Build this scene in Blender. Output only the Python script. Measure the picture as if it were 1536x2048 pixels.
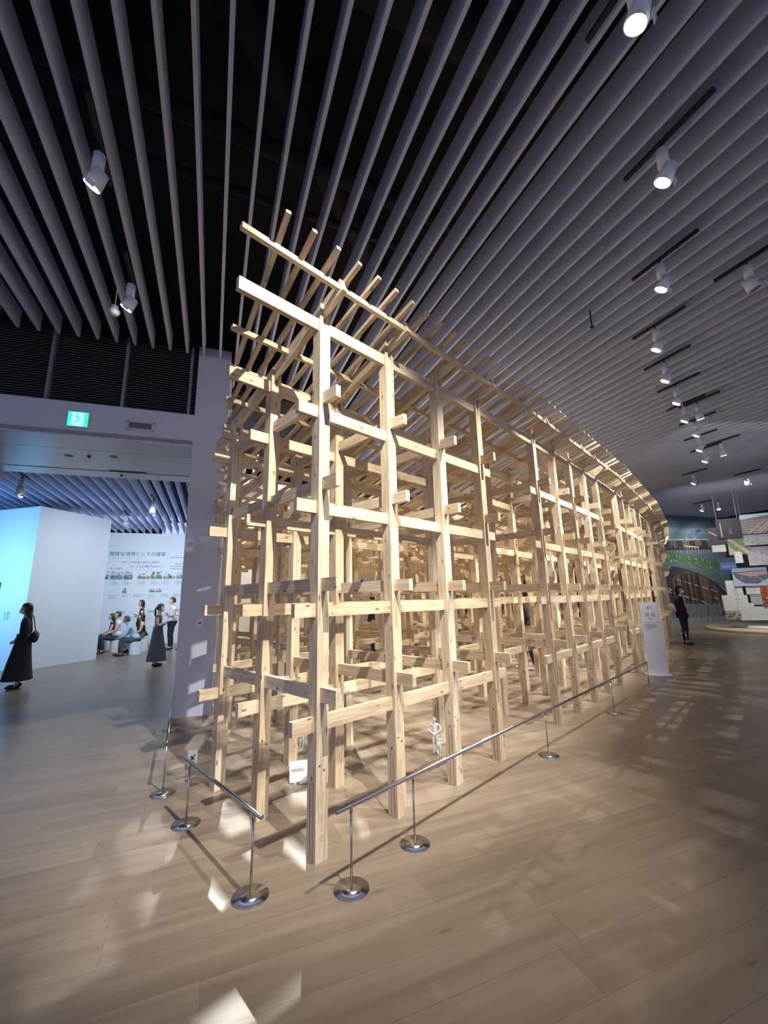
import bpy, bmesh, math, random
from mathutils import Vector, Matrix
random.seed(7)
D = bpy.data
for o in list(D.objects): D.objects.remove(o)
scene = bpy.context.scene
COL = scene.collection
R = math.radians
# ------------------------------------------------------------------ camera
cam = D.cameras.new('camera'); co = D.objects.new('camera', cam); COL.objects.link(co)
cam.sensor_fit = 'VERTICAL'; cam.sensor_height = 36.0; cam.lens = 829/2048*36.0
cam.clip_start = .05; cam.clip_end = 200
CR = Matrix(((0.99973594, 0.02297953, 0.0), (0.00470849, -0.20484533, -0.97878303), (-0.02249198, 0.97852457, -0.20489944)))
co.matrix_world = Matrix.Translation((0, 0, 1.55)) @ CR.to_4x4()
scene.camera = co
# ------------------------------------------------------------------ world, exposure
w = D.worlds.new('hall_ambient'); scene.world = w; w.use_nodes = True
w.node_tree.nodes['Background'].inputs[0].default_value = (.45, .52, .85, 1)
w.node_tree.nodes['Background'].inputs[1].default_value = 1.3
scene.view_settings.view_transform = 'Standard'; scene.view_settings.look = 'None'
scene.view_settings.exposure = 0.0; scene.view_settings.gamma = 1; scene.view_settings.use_curve_mapping = False

def lamp(kind, name, loc, target, energy, color=(1, 1, 1), size=.06, angle=70, blend=.6, shape=None, spread=None):
    l = D.lights.new(name, kind); l.energy = energy; l.color = color
    if kind == 'SPOT': l.spot_size = R(angle); l.spot_blend = blend; l.shadow_soft_size = size
    elif kind == 'AREA':
        l.size = size
        if shape: l.shape = 'RECTANGLE'; l.size, l.size_y = shape
        if spread: l.spread = R(spread)
    else: l.shadow_soft_size = size
    o = D.objects.new(name, l); COL.objects.link(o); o.location = loc
    d = Vector(target)-Vector(loc); o.rotation_euler = d.to_track_quat('-Z', 'Y').to_euler()
    return o
KEY = (1.0, .96, .87)
# unseen cool fill lights in the side gallery and a projector beam on the partition
lamp('AREA', 'gallery_fill', (-8.0, 13.2, 4.0), (-8.9, 17.0, 1.6), 150, (.72, .84, 1.0), shape=(3.5, .6), spread=150)
lamp('AREA', 'gallery_fill', (-6.2, 11.0, 4.1), (-7.0, 12.0, 0), 110, (.82, .90, 1.0), shape=(3, 2))
lamp('AREA', 'projector_beam', (-10.4, 7.8, 2.6), (-10.0, 11.1, 2.2), 110, (.22, .58, 1.0), shape=(1.2, 1.6), spread=120)
# unseen area lights added as soft fill for the hall
lamp('AREA', 'hall_fill', (-2.5, -2.5, 5.2), (-1.5, 2, 0), 10, (.90, .92, 1.0), shape=(3, 3))
lamp('AREA', 'hall_fill', (9.5, 8.0, 5.3), (9.5, 9, 0), 30, (1, .90, .78), shape=(4, 9))
lamp('AREA', 'hall_fill', (4.0, -1.0, 5.2), (4.0, 2, 0), 8, (1, .92, .85), shape=(4, 4))
for x_, y_ in ((12.6, 18.0), (14.6, 18.8), (16.6, 19.6)): lamp('SPOT', 'mural_lamp', (x_, y_, 5.2), (x_+.8, y_+3, 2.4), 270, (.92, .96, 1), .05, 95, .6)
lamp('AREA', 'stage_wash', (11.8, 14.2, 5.2), (14.2, 17, 1.8), 70, (1, .95, .88), shape=(3, .6), spread=120)
lamp('AREA', 'poster_fill', (-3.9, 7.6, 4.7), (-5.5, 9.2, 1.6), 130, (1, .93, .82), shape=(.5, 2.5), spread=140)  # unseen fill light that brightens the poster wall
lamp('AREA', 'poster_fill', (-2.05, 9.95, 5.1), (-3.4, 11.2, 1.6), 90, (1, .95, .86), shape=(.45, 1.6), spread=140)  # unseen light, placed so its reflection makes a bright floor patch

# ------------------------------------------------------------------ materials
def newmat(name):
    m = D.materials.new(name); m.use_nodes = True
    nt = m.node_tree; b = nt.nodes['Principled BSDF']; return m, nt, b
def plain(name, col, rough=.6, metal=0, emit=None, estr=0, noise=0, nscale=8):
    m, nt, b = newmat(name)
    b.inputs['Base Color'].default_value = (*col, 1); b.inputs['Roughness'].default_value = rough; b.inputs['Metallic'].default_value = metal
    if emit: b.inputs['Emission Color'].default_value = (*emit, 1); b.inputs['Emission Strength'].default_value = estr
    if noise:
        n = nt.nodes.new('ShaderNodeTexNoise'); n.inputs['Scale'].default_value = nscale; n.inputs['Detail'].default_value = 4
        tc = nt.nodes.new('ShaderNodeTexCoord'); nt.links.new(tc.outputs['Object'], n.inputs['Vector'])
        r = nt.nodes.new('ShaderNodeValToRGB'); nt.links.new(n.outputs['Fac'], r.inputs['Fac'])
        r.color_ramp.elements[0].color = (*[c*(1-noise) for c in col], 1); r.color_ramp.elements[1].color = (*[min(1, c*(1+noise)) for c in col], 1)
        nt.links.new(r.outputs['Color'], b.inputs['Base Color'])
    return m
def wood(name, dark, light, knot):
    m, nt, b = newmat(name); L = nt.links.new; N = nt.nodes.new
    tc = N('ShaderNodeTexCoord'); oi = N('ShaderNodeObjectInfo'); 
    mul = N('ShaderNodeVectorMath'); mul.operation = 'SCALE'; mul.inputs['Scale'].default_value = 37.0
    cmb = N('ShaderNodeCombineXYZ'); L(oi.outputs['Random'], cmb.inputs[0]); L(oi.outputs['Random'], cmb.inputs[1]); L(oi.outputs['Random'], cmb.inputs[2])
    L(cmb.outputs[0], mul.inputs[0])
    add = N('ShaderNodeVectorMath'); add.operation = 'ADD'; L(tc.outputs['Object'], add.inputs[0]); L(mul.outputs[0], add.inputs[1])
    mp = N('ShaderNodeMapping'); mp.inputs['Scale'].default_value = (1.1, 22, 22); L(add.outputs[0], mp.inputs[0])
    n1 = N('ShaderNodeTexNoise'); n1.inputs['Scale'].default_value = 2.2; n1.inputs['Detail'].default_value = 5; n1.inputs['Distortion'].default_value = 1.2
    L(mp.outputs[0], n1.inputs['Vector'])
    r1 = N('ShaderNodeValToRGB'); L(n1.outputs['Fac'], r1.inputs['Fac'])
    r1.color_ramp.elements[0].position = .36; r1.color_ramp.elements[0].color = (*dark, 1)
    r1.color_ramp.elements[1].position = .60; r1.color_ramp.elements[1].color = (*light, 1)
    mp2 = N('ShaderNodeMapping'); mp2.inputs['Scale'].default_value = (5.5, 15, 15); L(add.outputs[0], mp2.inputs[0])
    v = N('ShaderNodeTexVoronoi'); v.inputs['Scale'].default_value = 1.0; L(mp2.outputs[0], v.inputs['Vector'])
    r2 = N('ShaderNodeValToRGB'); L(v.outputs['Distance'], r2.inputs['Fac'])
    r2.color_ramp.elements[0].position = .07; r2.color_ramp.elements[0].color = (1, 1, 1, 1)
    r2.color_ramp.elements[1].position = .17; r2.color_ramp.elements[1].color = (0, 0, 0, 1)
    mx = N('ShaderNodeMixRGB'); L(r2.outputs['Color'], mx.inputs['Fac']); L(r1.outputs['Color'], mx.inputs[1]); mx.inputs[2].default_value = (*knot, 1)
    # board to board tint
    mt = N('ShaderNodeMixRGB'); mt.blend_type = 'MULTIPLY'; L(mx.outputs[0], mt.inputs[1]); mt.inputs['Fac'].default_value = 1
    rt = N('ShaderNodeValToRGB'); L(oi.outputs['Random'], rt.inputs['Fac'])
    rt.color_ramp.elements[0].color = (.84, .77, .69, 1); rt.color_ramp.elements[1].color = (1, 1, 1, 1)
    L(rt.outputs['Color'], mt.inputs[2]); L(mt.outputs[0], b.inputs['Base Color'])
    b.inputs['Roughness'].default_value = .55
    bp = N('ShaderNodeBump'); bp.inputs['Strength'].default_value = .08; bp.inputs['Distance'].default_value = .002; L(n1.outputs['Fac'], bp.inputs['Height']); L(bp.outputs[0], b.inputs['Normal'])
    return m
M_TIM = wood('spruce_timber', (.56, .43, .28), (.77, .655, .475), (.26, .15, .07))
M_FLOOR, nt, b = newmat('oak_floor'); L = nt.links.new; N = nt.nodes.new
tc = N('ShaderNodeTexCoord'); oi = N('ShaderNodeObjectInfo'); at = N('ShaderNodeAttribute'); at.attribute_name = 'tone'
sm = N('ShaderNodeMath'); sm.operation = 'ADD'; L(oi.outputs['Random'], sm.inputs[0]); L(at.outputs['Fac'], sm.inputs[1])
fr = N('ShaderNodeMath'); fr.operation = 'FRACT'; L(sm.outputs[0], fr.inputs[0])
mp = N('ShaderNodeMapping'); mp.inputs['Rotation'].default_value = (0, 0, -R(22.4)); mp.inputs['Scale'].default_value = (1, 1, 1)
gp = N('ShaderNodeNewGeometry'); L(gp.outputs['Position'], mp.inputs[0])
mp1 = N('ShaderNodeMapping'); mp1.inputs['Scale'].default_value = (.55, 7, 1); L(mp.outputs[0], mp1.inputs[0])
cz = N('ShaderNodeCombineXYZ'); sc = N('ShaderNodeMath'); sc.operation = 'MULTIPLY'; sc.inputs[1].default_value = 50; L(fr.outputs[0], sc.inputs[0]); L(sc.outputs[0], cz.inputs[2])
av = N('ShaderNodeVectorMath'); L(mp1.outputs[0], av.inputs[0]); L(cz.outputs[0], av.inputs[1])
n1 = N('ShaderNodeTexNoise'); n1.inputs['Scale'].default_value = 1.6; n1.inputs['Detail'].default_value = 6; n1.inputs['Distortion'].default_value = .8; L(av.outputs[0], n1.inputs['Vector'])
r1 = N('ShaderNodeValToRGB'); L(n1.outputs['Fac'], r1.inputs['Fac'])
r1.color_ramp.elements[0].position = .30; r1.color_ramp.elements[0].color = (.195, .148, .110, 1)
r1.color_ramp.elements[1].position = .66; r1.color_ramp.elements[1].color = (.275, .218, .165, 1)
rt = N('ShaderNodeValToRGB'); L(fr.outputs[0], rt.inputs['Fac']); rt.color_ramp.elements[0].color = (.86, .85, .84, 1); rt.color_ramp.elements[1].color = (1.04, 1.03, 1.02, 1)
mt = N('ShaderNodeMixRGB'); mt.blend_type = 'MULTIPLY'; mt.inputs[0].default_value = 1; L(r1.outputs[0], mt.inputs[1]); L(rt.outputs[0], mt.inputs[2])
nk = N('ShaderNodeTexVoronoi'); nk.inputs['Scale'].default_value = 1.0; mk = N('ShaderNodeMapping'); mk.inputs['Scale'].default_value = (1.1, 3.2, 1); L(av.outputs[0], mk.inputs[0])
mk2 = N('ShaderNodeMapping'); mk2.inputs['Scale'].default_value = (1.2, 4.5, 1); L(mp.outputs[0], mk2.inputs[0]); L(mk2.outputs[0], nk.inputs['Vector'])
rk = N('ShaderNodeValToRGB'); L(nk.outputs['Distance'], rk.inputs[0]); rk.color_ramp.elements[0].position = .015; rk.color_ramp.elements[0].color = (1, 1, 1, 1); rk.color_ramp.elements[1].position = .06; rk.color_ramp.elements[1].color = (0, 0, 0, 1)
mx = N('ShaderNodeMixRGB'); L(rk.outputs[0], mx.inputs[0]); L(mt.outputs[0], mx.inputs[1]); mx.inputs[2].default_value = (.12, .075, .045, 1)
L(mx.outputs[0], b.inputs['Base Color']); b.inputs['Roughness'].default_value = .30; b.inputs['Specular IOR Level'].default_value = .45
rr = N('ShaderNodeMapRange'); rr.inputs['To Min'].default_value = .24; rr.inputs['To Max'].default_value = .38; L(n1.outputs['Fac'], rr.inputs['Value']); L(rr.outputs[0], b.inputs['Roughness'])

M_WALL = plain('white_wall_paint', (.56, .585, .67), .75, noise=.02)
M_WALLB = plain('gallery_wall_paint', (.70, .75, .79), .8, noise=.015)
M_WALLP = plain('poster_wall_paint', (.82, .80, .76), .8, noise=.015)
M_SOFF = plain('satin_soffit_panel', (.58, .59, .66), .28)
M_FIN = plain('lavender_grey_fin_paint', (.54, .60, .83), .6, noise=.03)
M_VOID = plain('black_plenum_paint', (.006, .006, .008), .9)
M_DUCT = plain('dark_duct_metal', (.018, .018, .022), .8)
M_LOUV = plain('louver_metal', (.085, .085, .10), .5)
M_MULL = plain('grey_mullion', (.22, .22, .26), .5)
M_STEEL = plain('brushed_steel', (.50, .47, .43), .26, 1.0, noise=.06, nscale=30)
M_WHITE = plain('white_enamel', (.72, .73, .78), .4)
M_LENS = plain('lit_lens', (1, 1, 1), .4, emit=(1, .97, .86), estr=30)
M_BLACK = plain('black_metal', (.012, .012, .014), .5)
M_FIG = plain('white_resin', (.86, .85, .80), .5)
M_PLASTER = plain('white_plinth', (.80, .80, .80), .5)
M_STAGE = plain('cream_stage_top', (.62, .50, .38), .5, noise=.05)
M_GREENL = plain('exit_green', (.02, .5, .35), .4, emit=(.03, .75, .52), estr=1.3)
M_WHITEL = plain('exit_white', (.6, .9, .85), .4, emit=(.5, .95, .88), estr=1.0)
M_INK = plain('dark_ink', (.035, .04, .05), .7)
M_GREYINK = plain('grey_ink', (.30, .33, .36), .7)
M_SLOT = plain('slot_shadow_gap', (.10, .06, .035), .9)
M_PLUG = plain('end_grain_plug', (.58, .45, .30), .6)
M_SKIN = plain('skin', (.62, .40, .29), .55)
M_PRINT, nt, b = newmat('printed_ink')
at = nt.nodes.new('ShaderNodeAttribute'); at.attribute_name = 'ink'; nt.links.new(at.outputs['Color'], b.inputs['Base Color']); b.inputs['Roughness'].default_value = .45
_cc = {}
def cloth(col, rough=.85):
    k = tuple(col)
    if k not in _cc: _cc[k] = plain('fabric', col, rough, noise=.12, nscale=25)
    return _cc[k]

# ------------------------------------------------------------------ helpers
def tag(o, label=None, cat=None, group=None, kind=None):
    if label: o['label'] = label
    if cat: o['category'] = cat
    if group: o['group'] = group
    if kind: o['kind'] = kind
    return o
def link(name, me, mat=None, parent=None):
    o = D.objects.new(name, me); COL.objects.link(o)
    if mat and not me.materials: me.materials.append(mat)
    if parent: o.parent = parent
    return o
def empty(name, loc, rz=0):
    o = D.objects.new(name, None); COL.objects.link(o); o.empty_display_size = .1
    o.location = loc; o.rotation_euler = (0, 0, rz); return o
def bm_box(bm, c, s, rot=None, mi=0):
    r = bmesh.ops.create_cube(bm, size=1)['verts']
    M = Matrix.Translation(c) @ (rot.to_4x4() if rot else Matrix()) @ Matrix.Diagonal((*s, 1))
    bmesh.ops.transform(bm, matrix=M, verts=r)
    for f in {f for v in r for f in v.link_faces}: f.material_index = mi
    return r
def bm_cyl(bm, p0, p1, r0, r1=None, n=16, mi=0, cap=True):
    p0, p1 = Vector(p0), Vector(p1); r1 = r0 if r1 is None else r1
    d = p1-p0; q = d.to_track_quat('Z', 'Y').to_matrix().to_4x4()
    v = bmesh.ops.create_cone(bm, cap_ends=cap, segments=n, radius1=r0, radius2=max(r1, 1e-5), depth=d.length)['verts']
    bmesh.ops.transform(bm, matrix=Matrix.Translation((p0+p1)/2) @ q, verts=v)
    for f in {f for x in v for f in x.link_faces}: f.material_index = mi; f.smooth = n > 8
    return v
def done(bm, name='mesh'):
    me = D.meshes.new(name); bm.to_mesh(me); bm.free(); return me
def box(name, c, s, mat, parent=None, rz=0):
    bm = bmesh.new(); bm_box(bm, (0, 0, 0), s); o = link(name, done(bm, name), mat, parent); o.location = c; o.rotation_euler[2] = rz; return o
def obj(name, bm, mat, parent=None):
    me = done(bm, name)
    if isinstance(mat, (list, tuple)):
        for m in mat: me.materials.append(m)
    else: me.materials.append(mat)
    return link(name, me, None, parent)
def struct(o): o['kind'] = 'structure'; return o
P22 = Vector((math.cos(R(22.4)), math.sin(R(22.4)), 0)); Q22 = Vector((-P22.y, P22.x, 0))
def d2(a): return Vector((math.cos(R(a)), math.sin(R(a)), 0))

# ------------------------------------------------------------------ floor of wide oak planks
floor = box('floor', (2, 10, -.06), (70, 60, .10), plain('floor_joint', (.11, .08, .06), .6)); struct(floor)
PW = .2425; Q0 = 2.009
plank_me = {}
stuffV, stuffF, tones = [], [], []
near = []
for row in range(-14, 150):
    q = Q0+row*PW
    rnd = random.Random(row*13+5); p = -26+rnd.random()*2
    while p < 32:
        ln = rnd.choice((1.6, 2.0, 2.0, 2.4)); tone = rnd.random()
        c = P22*(p+ln/2)+Q22*(q+PW/2)
        dist = c.length
        if c.y > -3:
            near.append((dist if c.y > .6 else dist+3, p, q, ln, tone))
        p += ln
near.sort()
for i, (dist, p, q, ln, tone) in enumerate(near):
    c = P22*(p+ln/2)+Q22*(q+PW/2)
    if i < 170:
        if ln not in plank_me:
            bm = bmesh.new(); vs = bm_box(bm, (0, 0, 0), (ln-.0008, PW-.0008, .012)); me = done(bm, 'floor_plank'); me.materials.append(M_FLOOR); plank_me[ln] = me
        o = link('floor_plank', plank_me[ln], None, floor); o.location = c-floor.location+Vector((0, 0, -.006+random.uniform(-.0002, .0002))); o.rotation_euler = (0, 0, R(22.4))
    else:
        a, e = P22*(ln-.002)/2, Q22*(PW-.002)/2; k = len(stuffV)
        for sx, sy in ((-1, -1), (1, -1), (1, 1), (-1, 1)): stuffV.append(tuple(c+a*sx+e*sy))
        stuffF.append((k, k+1, k+2, k+3)); tones.append(tone)
me = D.meshes.new('floor_plank'); me.from_pydata(stuffV, [], stuffF); me.materials.append(M_FLOOR)
a = me.attributes.new('tone', 'FLOAT', 'FACE')
for i, t in enumerate(tones): a.data[i].value = t
o = link('floor_plank', me, None, floor); o.location = -floor.location; o['kind'] = 'stuff'

# ------------------------------------------------------------------ ceiling: black plenum, hanging fins
ceil = box('ceiling', (5, 13, 7.6), (44, 36, .1), M_VOID); struct(ceil)
for cc, ss in (((5, -4.9, 6.7), (44, .1, 1.7)), ((26.9, 13, 6.7), (.1, 36, 1.7)), ((-16.9, 13, 6.7), (.1, 36, 1.7))):
    k_ = box('plenum_light_block', (cc[0]-5, cc[1]-13, cc[2]-7.6), ss, M_VOID, ceil)  # unseen black boards, added to keep ambient light out of the plenum
CZ = 5.55; FH = .28
WA = Vector((-3, 6.17, 0)); W1 = d2(19); W2 = d2(109)          # wall along W1, W2 points away
def q_on_line(p, P, d):                                         # q where line q-> p*P22+q*Q22 meets the line P+t*d
    n = Vector((-d.y, d.x, 0)); return (n.dot(P)-p*n.dot(P22))/n.dot(Q22)
fin_cache = {}
def fin(p, q0, q1, z, h=FH, parent=ceil):
    ln = round(q1-q0, 2)
    if (ln, h) not in fin_cache:
        bm = bmesh.new(); bm_box(bm, (0, 0, h/2), (ln, .034, h)); me = done(bm, 'ceiling_fin'); me.materials.append(M_FIN); fin_cache[(ln, h)] = me
    c = P22*p+Q22*(q0+q1)/2+Vector((0, 0, z))
    o = link('ceiling_fin', fin_cache[(ln, h)], None, parent); o.location = c-parent.location; o.rotation_euler = (0, 0, R(112.4))
p_pil = WA.dot(P22)
for i in range(-34, 108):
    p = p_pil+.075+i*.25
    if p < p_pil+.45: q1 = q_on_line(p, WA, W1)-.03
    else: q1 = q_on_line(p, Vector((14.5, 21.4, 0)), d2(20))-.06
    fin(p, -5, q1, CZ)
# ducts and pipes in the plenum
for k, (a, b_, r, z) in enumerate([((-8, -1), (14, 9), .22, 7.0), ((-6, 1.5), (12, 10), .1, 6.6), ((-5, 2.5), (6, 7.4), .05, 6.3), ((-3, -2), (3, 14), .16, 6.9)]):
    bm = bmesh.new(); bm_cyl(bm, (*a, z), (*b_, z), r, n=12); o = obj('duct', bm, M_DUCT, ceil); o.location = -ceil.location

# ------------------------------------------------------------------ left wall with wide opening, louvers above, pillar
def slab(name, A, d, n, s0, s1, z0, z1, t0, t1, mat, parent=None):
    """box spanning s0..s1 along d, t0..t1 along n, z0..z1"""
    bm = bmesh.new(); rot = Matrix((d, n, Vector((0, 0, 1)))).transposed()
    c = A+d*(s0+s1)/2+n*(t0+t1)/2+Vector((0, 0, (z0+z1)/2))
    bm_box(bm, (0, 0, 0), (s1-s0, t1-t0, z1-z0)); o = obj(name, bm, mat, parent)
    o.location = c-(parent.location if parent else Vector()); o.rotation_euler = rot.to_euler(); return o
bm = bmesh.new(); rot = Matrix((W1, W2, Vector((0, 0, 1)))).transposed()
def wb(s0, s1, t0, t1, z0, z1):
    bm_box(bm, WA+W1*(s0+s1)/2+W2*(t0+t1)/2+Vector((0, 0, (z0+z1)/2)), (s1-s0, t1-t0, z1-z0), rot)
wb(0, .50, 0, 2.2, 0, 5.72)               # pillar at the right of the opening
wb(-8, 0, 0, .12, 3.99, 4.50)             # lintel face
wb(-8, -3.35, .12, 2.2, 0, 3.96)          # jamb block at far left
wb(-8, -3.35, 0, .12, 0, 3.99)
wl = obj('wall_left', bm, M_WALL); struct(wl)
sof = slab('soffit_panel', WA, W1, W2, -3.35, 0, 3.97, 4.06, .0, .60, M_SOFF, wl)
slab('soffit_panel', WA, W1, W2, -3.35, 0, 3.97, 4.06, .612, 1.72, M_SOFF, wl)
slab('soffit_panel', WA, W1, W2, -3.35, 0, 3.97, 4.06, 1.78, 2.2, M_SOFF, wl)
slab('shutter_slot', WA, W1, W2, -3.35, 0, 4.0, 4.06, .58, 1.8, M_BLACK, wl)
slab('soffit_hatch', WA, W1, W2, -1.55, -.95, 3.965, 3.972, 1.66, 1.74, M_SLOT, wl)
for s, t in ((-1.95, .98), (-1.28, .86)):
    c = WA+W1*s+W2*t+Vector((0, 0, 3.966)); bm = bmesh.new(); bm_cyl(bm, c-Vector((0, 0, .004)), c+Vector((0, 0, .01)), .06, n=20); obj('downlight', bm, M_MULL, wl)
for s, t in ((-1.65, .92), (-1.42, 1.96)):
    c = WA+W1*s+W2*t+Vector((0, 0, 3.95)); bm = bmesh.new(); bm_cyl(bm, c-Vector((0, 0, .012)), c+Vector((0, 0, .02)), .012, .03, n=12); obj('sprinkler', bm, M_BLACK, wl)
slab('louver_backing', WA, W1, W2, -8, 0, 4.5, 5.75, .16, .2, M_BLACK, wl)
for s in (-4.0, -3.0, -2.0, -1.03, -.10):
    slab('louver_mullion', WA, W1, W2, s-.02, s+.02, 4.5, 5.7, .03, .16, M_MULL, wl)
bm = bmesh.new()
for k in range(30):
    z = 4.52+k*.04
    bm_box(bm, WA+W1*(-4)+W2*.10+Vector((0, 0, z)), (8, .05, .010), rot @ Matrix.Rotation(R(35), 3, 'X'))
o = obj('louver_slat', bm, M_LOUV, wl); o['kind'] = 'stuff'
# light switch plate on the pillar
pl = slab('switch_plate', WA, W1, W2, .245, .325, 1.21, 1.33, -.012, 0, M_WHITE, wl)
slab('switch_button', WA, W1, W2, .27, .30, 1.25, 1.28, -.016, -.012, M_INK, wl)
# air grille
g = slab('air_grille', WA, W1, W2, -.90, -.58, 4.17, 4.27, -.015, 0, M_MULL); tag(g, 'small rectangular grey air grille set in the white lintel right of the exit sign', 'grille')
gf = bmesh.new()
for (x, z, sx, sz) in ((-.17, 0, .03, .15), (.17, 0, .03, .15), (0, .06, .37, .025), (0, -.06, .37, .025)): bm_box(gf, (x, -.006, z), (sx, .02, sz))
obj('frame', gf, M_WALL, g)
gf = bmesh.new()
for k in range(5): bm_box(gf, (0, -.01, -.036+k*.018), (.30, .01, .004))
obj('louver', gf, M_LOUV, g)
# exit sign
ex = slab('exit_sign', WA, W1, W2, -1.665, -1.405, 4.10, 4.33, -.05, -.003, M_WHITE); tag(ex, 'glowing green emergency exit sign with running figure on the lintel', 'sign')
bm = bmesh.new(); bm_box(bm, (0, -.027, 0), (.25, .006, .22)); obj('green_face', bm, M_GREENL, ex)
bm = bmesh.new(); bm_box(bm, (.0, -.031, 0), (.15, .004, .20)); obj('doorway_panel', bm, M_WHITEL, ex)
bm = bmesh.new()
def stroke(a, b_, wd): 
    a, b_ = Vector((a[0], -.034, a[1])), Vector((b_[0], -.034, b_[1])); d = b_-a
    bm_box(bm, (a+b_)/2, (d.length+wd*.6, .003, wd), Matrix.Rotation(-math.atan2(d.z, d.x), 3, 'Y'))
bm_cyl(bm, (-.012, -.0355, .07), (-.012, -.0325, .07), .014, n=12)
for a_, b_, wd in (((-.01, .045), (.005, -.005), .026), ((-.012, .042), (-.045, .03), .010), ((-.045, .03), (-.062, .045), .010), ((-.005, .045), (.035, .03), .010), ((.035, .03), (.04, .008), .010), ((.0, -.005), (.035, -.03), .014), ((.035, -.03), (.055, -.055), .012), ((.055, -.055), (.07, -.05), .010), ((.0, -.008), (-.02, -.05), .014), ((-.02, -.05), (-.05, -.075), .012)): stroke(a_, b_, wd)
obj('running_figure', bm, M_GREENL, ex)

# ------------------------------------------------------------------ printed panels
def prints(name, A, d, n, shapes, parent=None, step=.0012, back=None, mat=M_PRINT):
    """shapes: (points[(s,z)..], rgb); drawn in order, each a hair in front of the last"""
    V, F, C = [], [], []
    for i, (pts, col) in enumerate(shapes):
        k = len(V)
        for s, z in pts: V.append(tuple(A+d*s+n*(step*(i % 12+1 if back is None else i % 12+1))+Vector((0, 0, z))))
        F.append(tuple(range(k, k+len(pts)))); C.append(col)
    me = D.meshes.new(name); me.from_pydata(V, [], F); me.materials.append(mat)
    a = me.color_attributes.new('ink', 'FLOAT_COLOR', 'CORNER')
    li = 0
    for pi, p in enumerate(me.polygons):
        for _ in p.loop_indices: a.data[li].color = (*C[pi], 1); li += 1
    o = link(name, me, None, parent)
    if parent: o.matrix_parent_inverse = Matrix.Translation(parent.location).inverted() if parent.rotation_euler.z == 0 else parent_inv(parent)
    return o
def parent_inv(p):
    M = Matrix.Translation(p.location) @ p.rotation_euler.to_matrix().to_4x4(); return M.inverted()
def rc(s0, z0, s1, z1, col): return ([(s0, z0), (s1, z0), (s1, z1), (s0, z1)], col)
def lettering(name, body, A, d, n, s, z, size, mat, parent, align='LEFT'):
    cu = D.curves.new(name, 'FONT'); cu.body = body; cu.size = size; cu.extrude = .0008; cu.align_x = align; cu.resolution_u = 2
    t = D.objects.new(name, cu); COL.objects.link(t)
    bpy.context.view_layer.update()
    me = D.meshes.new_from_object(t.evaluated_get(bpy.context.evaluated_depsgraph_get())); D.objects.remove(t)
    me.materials.clear(); me.materials.append(mat)
    o = link(name, me, None, parent)
    rot = Matrix((d, Vector((0, 0, 1)), n)).transposed()
    M = Matrix.Translation(A+d*s+n*.003+Vector((0, 0, z))) @ rot.to_4x4()
    if parent: M = parent_inv(parent) @ M
    o.matrix_basis = M
    return o

# ------------------------------------------------------------------ side gallery: partition, back wall, fins
pc, pr, plf = Vector((-9.15, 10.76, 0)), Vector((-8.60, 12.82, 0)), Vector((-10.72, 11.38, 0))
d1 = (pr-pc).normalized(); n1_ = Vector((-d1.y, d1.x, 0))
part = slab('wall_partition', pc, d1, n1_, 0, (pr-pc).length, 0, 4.18, 0, 1.75, M_WALLB); struct(part)
dl = -n1_
prints('projected_caption', pc-d1*.002, n1_, -d1, [rc(.55, 1.25, .62, 1.45, (.25, .5, .7)), rc(.66, 1.22, .71, 1.44, (.35, .6, .8)), rc(1.0, .75, 1.75, 2.2, (.02, .03, .08))], part)
B0 = Vector((-9.62, 17.03, 0)); BN = -W2
back = slab('wall_gallery', B0, W1, W2, -6, 6, 0, 4.42, 0, .2, M_WALLB); struct(back)
lettering('wall_title', '曖昧な領域としての建築', B0, W1, BN, -1.50, 3.50, .185, M_INK, back)
lettering('wall_subtitle', 'ひとつの空間であると同時に', B0, W1, BN, -1.02, 3.19, .105, M_INK, back)
lettering('wall_subtitle', 'たくさんの場所であること', B0, W1, BN, -.73, 3.02, .105, M_INK, back)
lettering('wall_subtitle', '新しい場所', B0, W1, BN, -1.42, 2.95, .08, M_INK, back)
lettering('year_lettering', '2002', B0, W1, BN, -.98, 1.22, .13, M_INK, back)
lettering('year_lettering', '2004', B0, W1, BN, .03, 1.22, .13, M_INK, back)
lettering('year_lettering', '2005', B0, W1, BN, .97, 1.24, .13, M_INK, back)
rg = random.Random(3); sh = []
def lines(s, z, wd, k, col=(.30, .34, .38)):
    for i in range(k): sh.append(rc(s, z-i*.035, s+wd*rg.uniform(.5, 1), z-i*.035+.010, col))
sh += [rc(-1.5, 3.40, -.15, 3.412, (.45, .48, .5)), rc(-.85, 2.905, .1, 2.915, (.45, .48, .5))]
for s, z, wd in ((.68, 3.42, .7), (.9, 3.15, .4), (.72, 3.05, .6), (.75, 2.95, .5)): sh.append(rc(s, z, s+wd, z+.03, (.28, .31, .35)))
for s in (-1.35, -.92, -.43, .05, .5, .98): lines(s, 2.47, .36, 5)
for s in (-1.4, -.92, -.5, -.02, .45, .9): lines(s, 1.93, .36, 3+rg.randrange(3))
for s in (-.5, .03, .5, 1.0): lines(s, 1.1, .25, 6, (.5, .54, .58))
prints('caption_print', B0, W1, BN, sh, back)
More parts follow.
